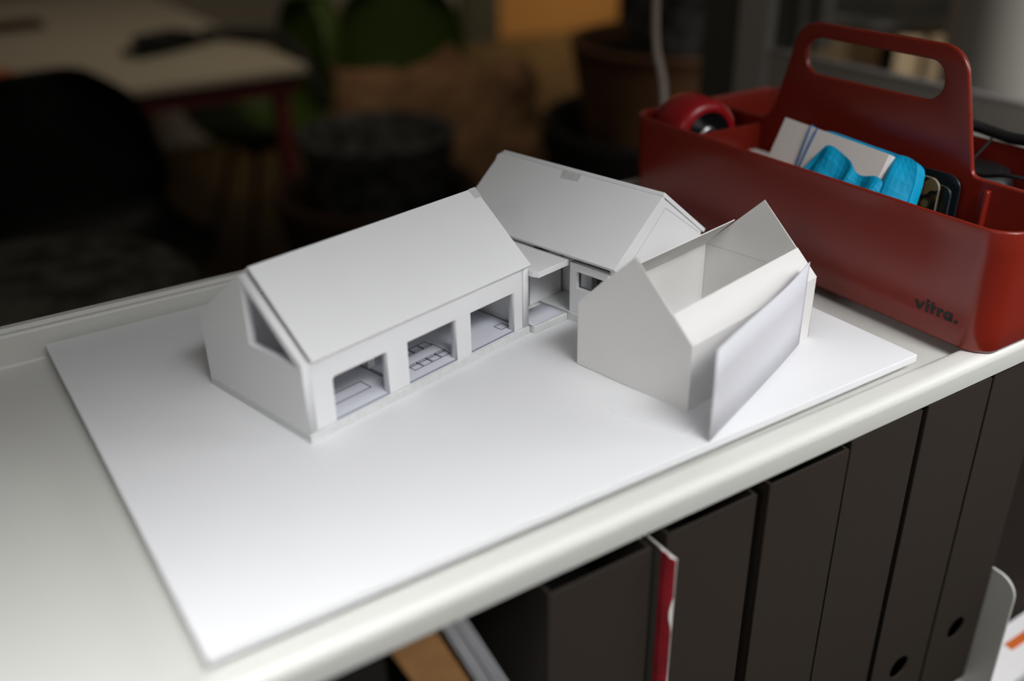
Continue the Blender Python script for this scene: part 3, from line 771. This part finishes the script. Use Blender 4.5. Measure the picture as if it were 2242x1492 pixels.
shell_chair('black shell chair with its rounded back to us at the far left', (.29, 1.93, FZ + .04), .18, BLACKSHELL)
shell_chair('green shell chair beyond the kraft paper bag at top centre', (1.52, 2.88, FZ), PI - .5 + PI, GREEN)
shell_chair('green shell chair tucked beside the table legs left of the granite pot', (.99, 2.84, FZ), -1.57, GREEN)
for r_ in [o for o in COL.objects if o.name.startswith('shell_chair') and 'black' in o['label']]:
    r_.location.z = FZ

# table
tb_ = thing('table', 'pale topped table with maroon steel frame in the back left', 'table', (.2, 3.2, FZ))
MB().box(-1.6, .77, -.86, 1.0, .705, .73).build('tabletop', TABLETOP, tb_, bevel=.004)
ap = MB().box(-1.58, .75, -.84, -.81, .655, .704); ap.box(.72, .75, -.81, .96, .655, .704); ap.box(-1.58, -1.55, -.81, .96, .655, .704); ap.box(-1.58, .75, .96, .98, .655, .704)
ap.build('frame', MAROON, tb_)
for lx, ly in ((.70, -.81), (-.26, -.80), (-1.55, -.80), (.70, .93), (-1.55, .93)):
    MB().box(lx - .02, lx + .02, ly - .02, ly + .02, 0, .655).build('leg', MAROON, tb_)
def on_table(name, label, cat, mb, mt, bevel=.004, **k):
    o = mb.build(name, mt, None, bevel=bevel, **k); return tag(o, label, cat)
TZ = -.29
b1 = MB().box(.60, .78, 2.70, 2.80, TZ, TZ + .03, mx=None)
cmb = MB(); Mx = Matrix.Translation((.72, 2.80, TZ)) @ Matrix.Rotation(.5, 4, 'Z')
cmb.box(-.15, .15, -.045, .045, 0, .022, mx=Mx); cmb.box(-.10, .06, -.06, .05, .022, .05, mx=Mx)
on_table('camera_bag', 'small black soft case lying on the pale table', 'case', cmb, BLACKR, .008)
on_table('booklet', 'orange booklet at the left edge of the pale table', 'booklet', MB().box(.10, .27, 2.62, 2.74, TZ, TZ + .012), ORANGE)
on_table('notebook', 'dark brown notebook far back on the pale table', 'notebook', MB().box(.2, .48, 3.42, 3.56, TZ, TZ + .015), DARKPOT)
st = MB().tube(smoothpts([(.86, 2.90, TZ + .014), (.93, 2.80, TZ + .016), (.98, 2.66, TZ + .03), (1.0, 2.52, TZ + .02), (1.02, 2.44, TZ - .06), (1.03, 2.40, TZ - .14)]), .02, 10)
tag(st.build('strap', BLACKR, smooth=True), 'black strap hanging over the right corner of the pale table', 'strap')
# grey storage cabinet behind the table, black floor cabinet with tag
gcab = thing('storage_cabinet', 'tall warm grey cabinet behind the pale table', 'cabinet', (.5, 4.5, FZ))
MB().box(-2.2, 1.33, -.2, .2, 0, 2.0).build('cabinet_body', GREYWALL, gcab, bevel=.004)
for x0, x1 in ((-2.18, -1.32), (-1.30, -.44), (-.42, .44), (.46, 1.31)):
    MB().box(x0, x1, -.222, -.201, .02, 1.98).build('door', GREYWALL, gcab, bevel=.003)
bc = thing('speaker_box', 'black upright box behind the brown clay pot with a yellow tag', 'box', (2.05, 2.05, FZ))
MB().box(-.10, .22, -.10, .15, 0, .98).build('box_body', BLACKPOT, bc, bevel=.004)
MB().box(-.135, -.102, -.10, -.02, .835, .875).build('tag', YELLOW, bc, bevel=.003)

# behind the parapet: high table, drum, boards
ht_ = thing('high_table', 'black round high table with a steel rim seen above the toolbox handle', 'table', (1.955, 1.24, FZ))
MB().lathe([(.001, .905), (.235, .905), (.246, .915), (.246, .935), (.001, .935)], 56).build('tabletop', BLACKP, ht_, smooth=False)
MB().lathe([(.236, .900), (.252, .906), (.256, .920), (.252, .934), (.246, .936)], 56).build('rim', STEEL, ht_, smooth=True)
MB().tube([(.03, -.02, .03), (.03, -.02, .904)], .020, 14).build('pole', STEEL, ht_, smooth=True)
MB().lathe([(.001, .03), (.20, .02), (.21, .0), (.001, 0)], 40).build('foot', BLACKP, ht_, smooth=True)
dm = thing('drum', 'large matt white round drum with a pale scratch behind the parapet at right', 'drum', (1.735, .52, FZ))
MB().lathe([(.315, 0), (.32, .02), (.32, 1.35), (.31, 1.36), (.001, 1.36)], 72, cap0=True).build('drum_wall', DRUM, dm, smooth=True)
sc = MB(); rows = []
for i in range(9):
    t = i / 8; a = math.radians(178 + 14 * t); z = 1.02 - .045 * t ** 1.3; wv_ = .0022 * math.sin(PI * (.1 + .8 * t))
    rows.append([Vector((.3212 * math.cos(a), .3212 * math.sin(a), z - wv_)), Vector((.3212 * math.cos(a), .3212 * math.sin(a), z + wv_))])
sc.grid(rows); sc.build('scratch', SCRATCH, dm)
for i, (x, y, wd, h, mt, lb) in enumerate(((2.47, 1.79, .10, 1.0, BEIGED, 'dull brown wooden board standing leftmost behind the high table pole'),
                                           (2.60, 1.63, .11, .98, BEIGEL, 'pale wooden board standing right of the high table pole'),
                                           (2.66, 1.53, .09, .86, BEIGE, 'beige wooden board standing next to the white drum'))):
    b_ = MB().box(-wd / 2, wd / 2, -.01, .01, 0, h); o = b_.build('wooden_board', mt, None, bevel=.003); o.location = (x, y, FZ); o.rotation_euler = (0, 0, -.55)
    tag(o, lb, 'board', 'boards behind the high table')

# details that belong to a part move one level down (same local frame as the part)
def below(root, child_name, part_name, pick=0):
    kids = list(root.children)
    part = [c for c in kids if c.name.split('.')[0] == part_name][pick]
    for c in kids:
        if c.name.split('.')[0] == child_name: c.parent = part
below(A, 'clear_tape', 'roof_panel')
below(Bh, 'clear_tape', 'roof_panel'); below(Bh, 'pencil_marks', 'gable_wall')
below(lk, 'floor_paper', 'floor_slab')
below(tm, 'hub', 'face_disc')
below(dm, 'scratch', 'drum_wall')
below(hs, 'cable', 'headband')
below(ht_, 'rim', 'tabletop')
below(bk, 'torn_edge', 'spine'); below(bk, 'torn_top', 'front_sheet')
below(bb, 'scuff_marks', 'foam_board')
for o in COL.objects:
    k = o.name.split('.')[0]
    if o.parent or 'label' not in o: continue
    if k == 'planter': o['group'] = 'nested pots behind the shelf'
    if k == 'plastic_card': o['group'] = 'plastic cards in the toolbox'
    if k == 'model_house': o['group'] = 'white model houses on the base board'
    if k == 'shell_chair': o['group'] = 'shell chairs around the table'
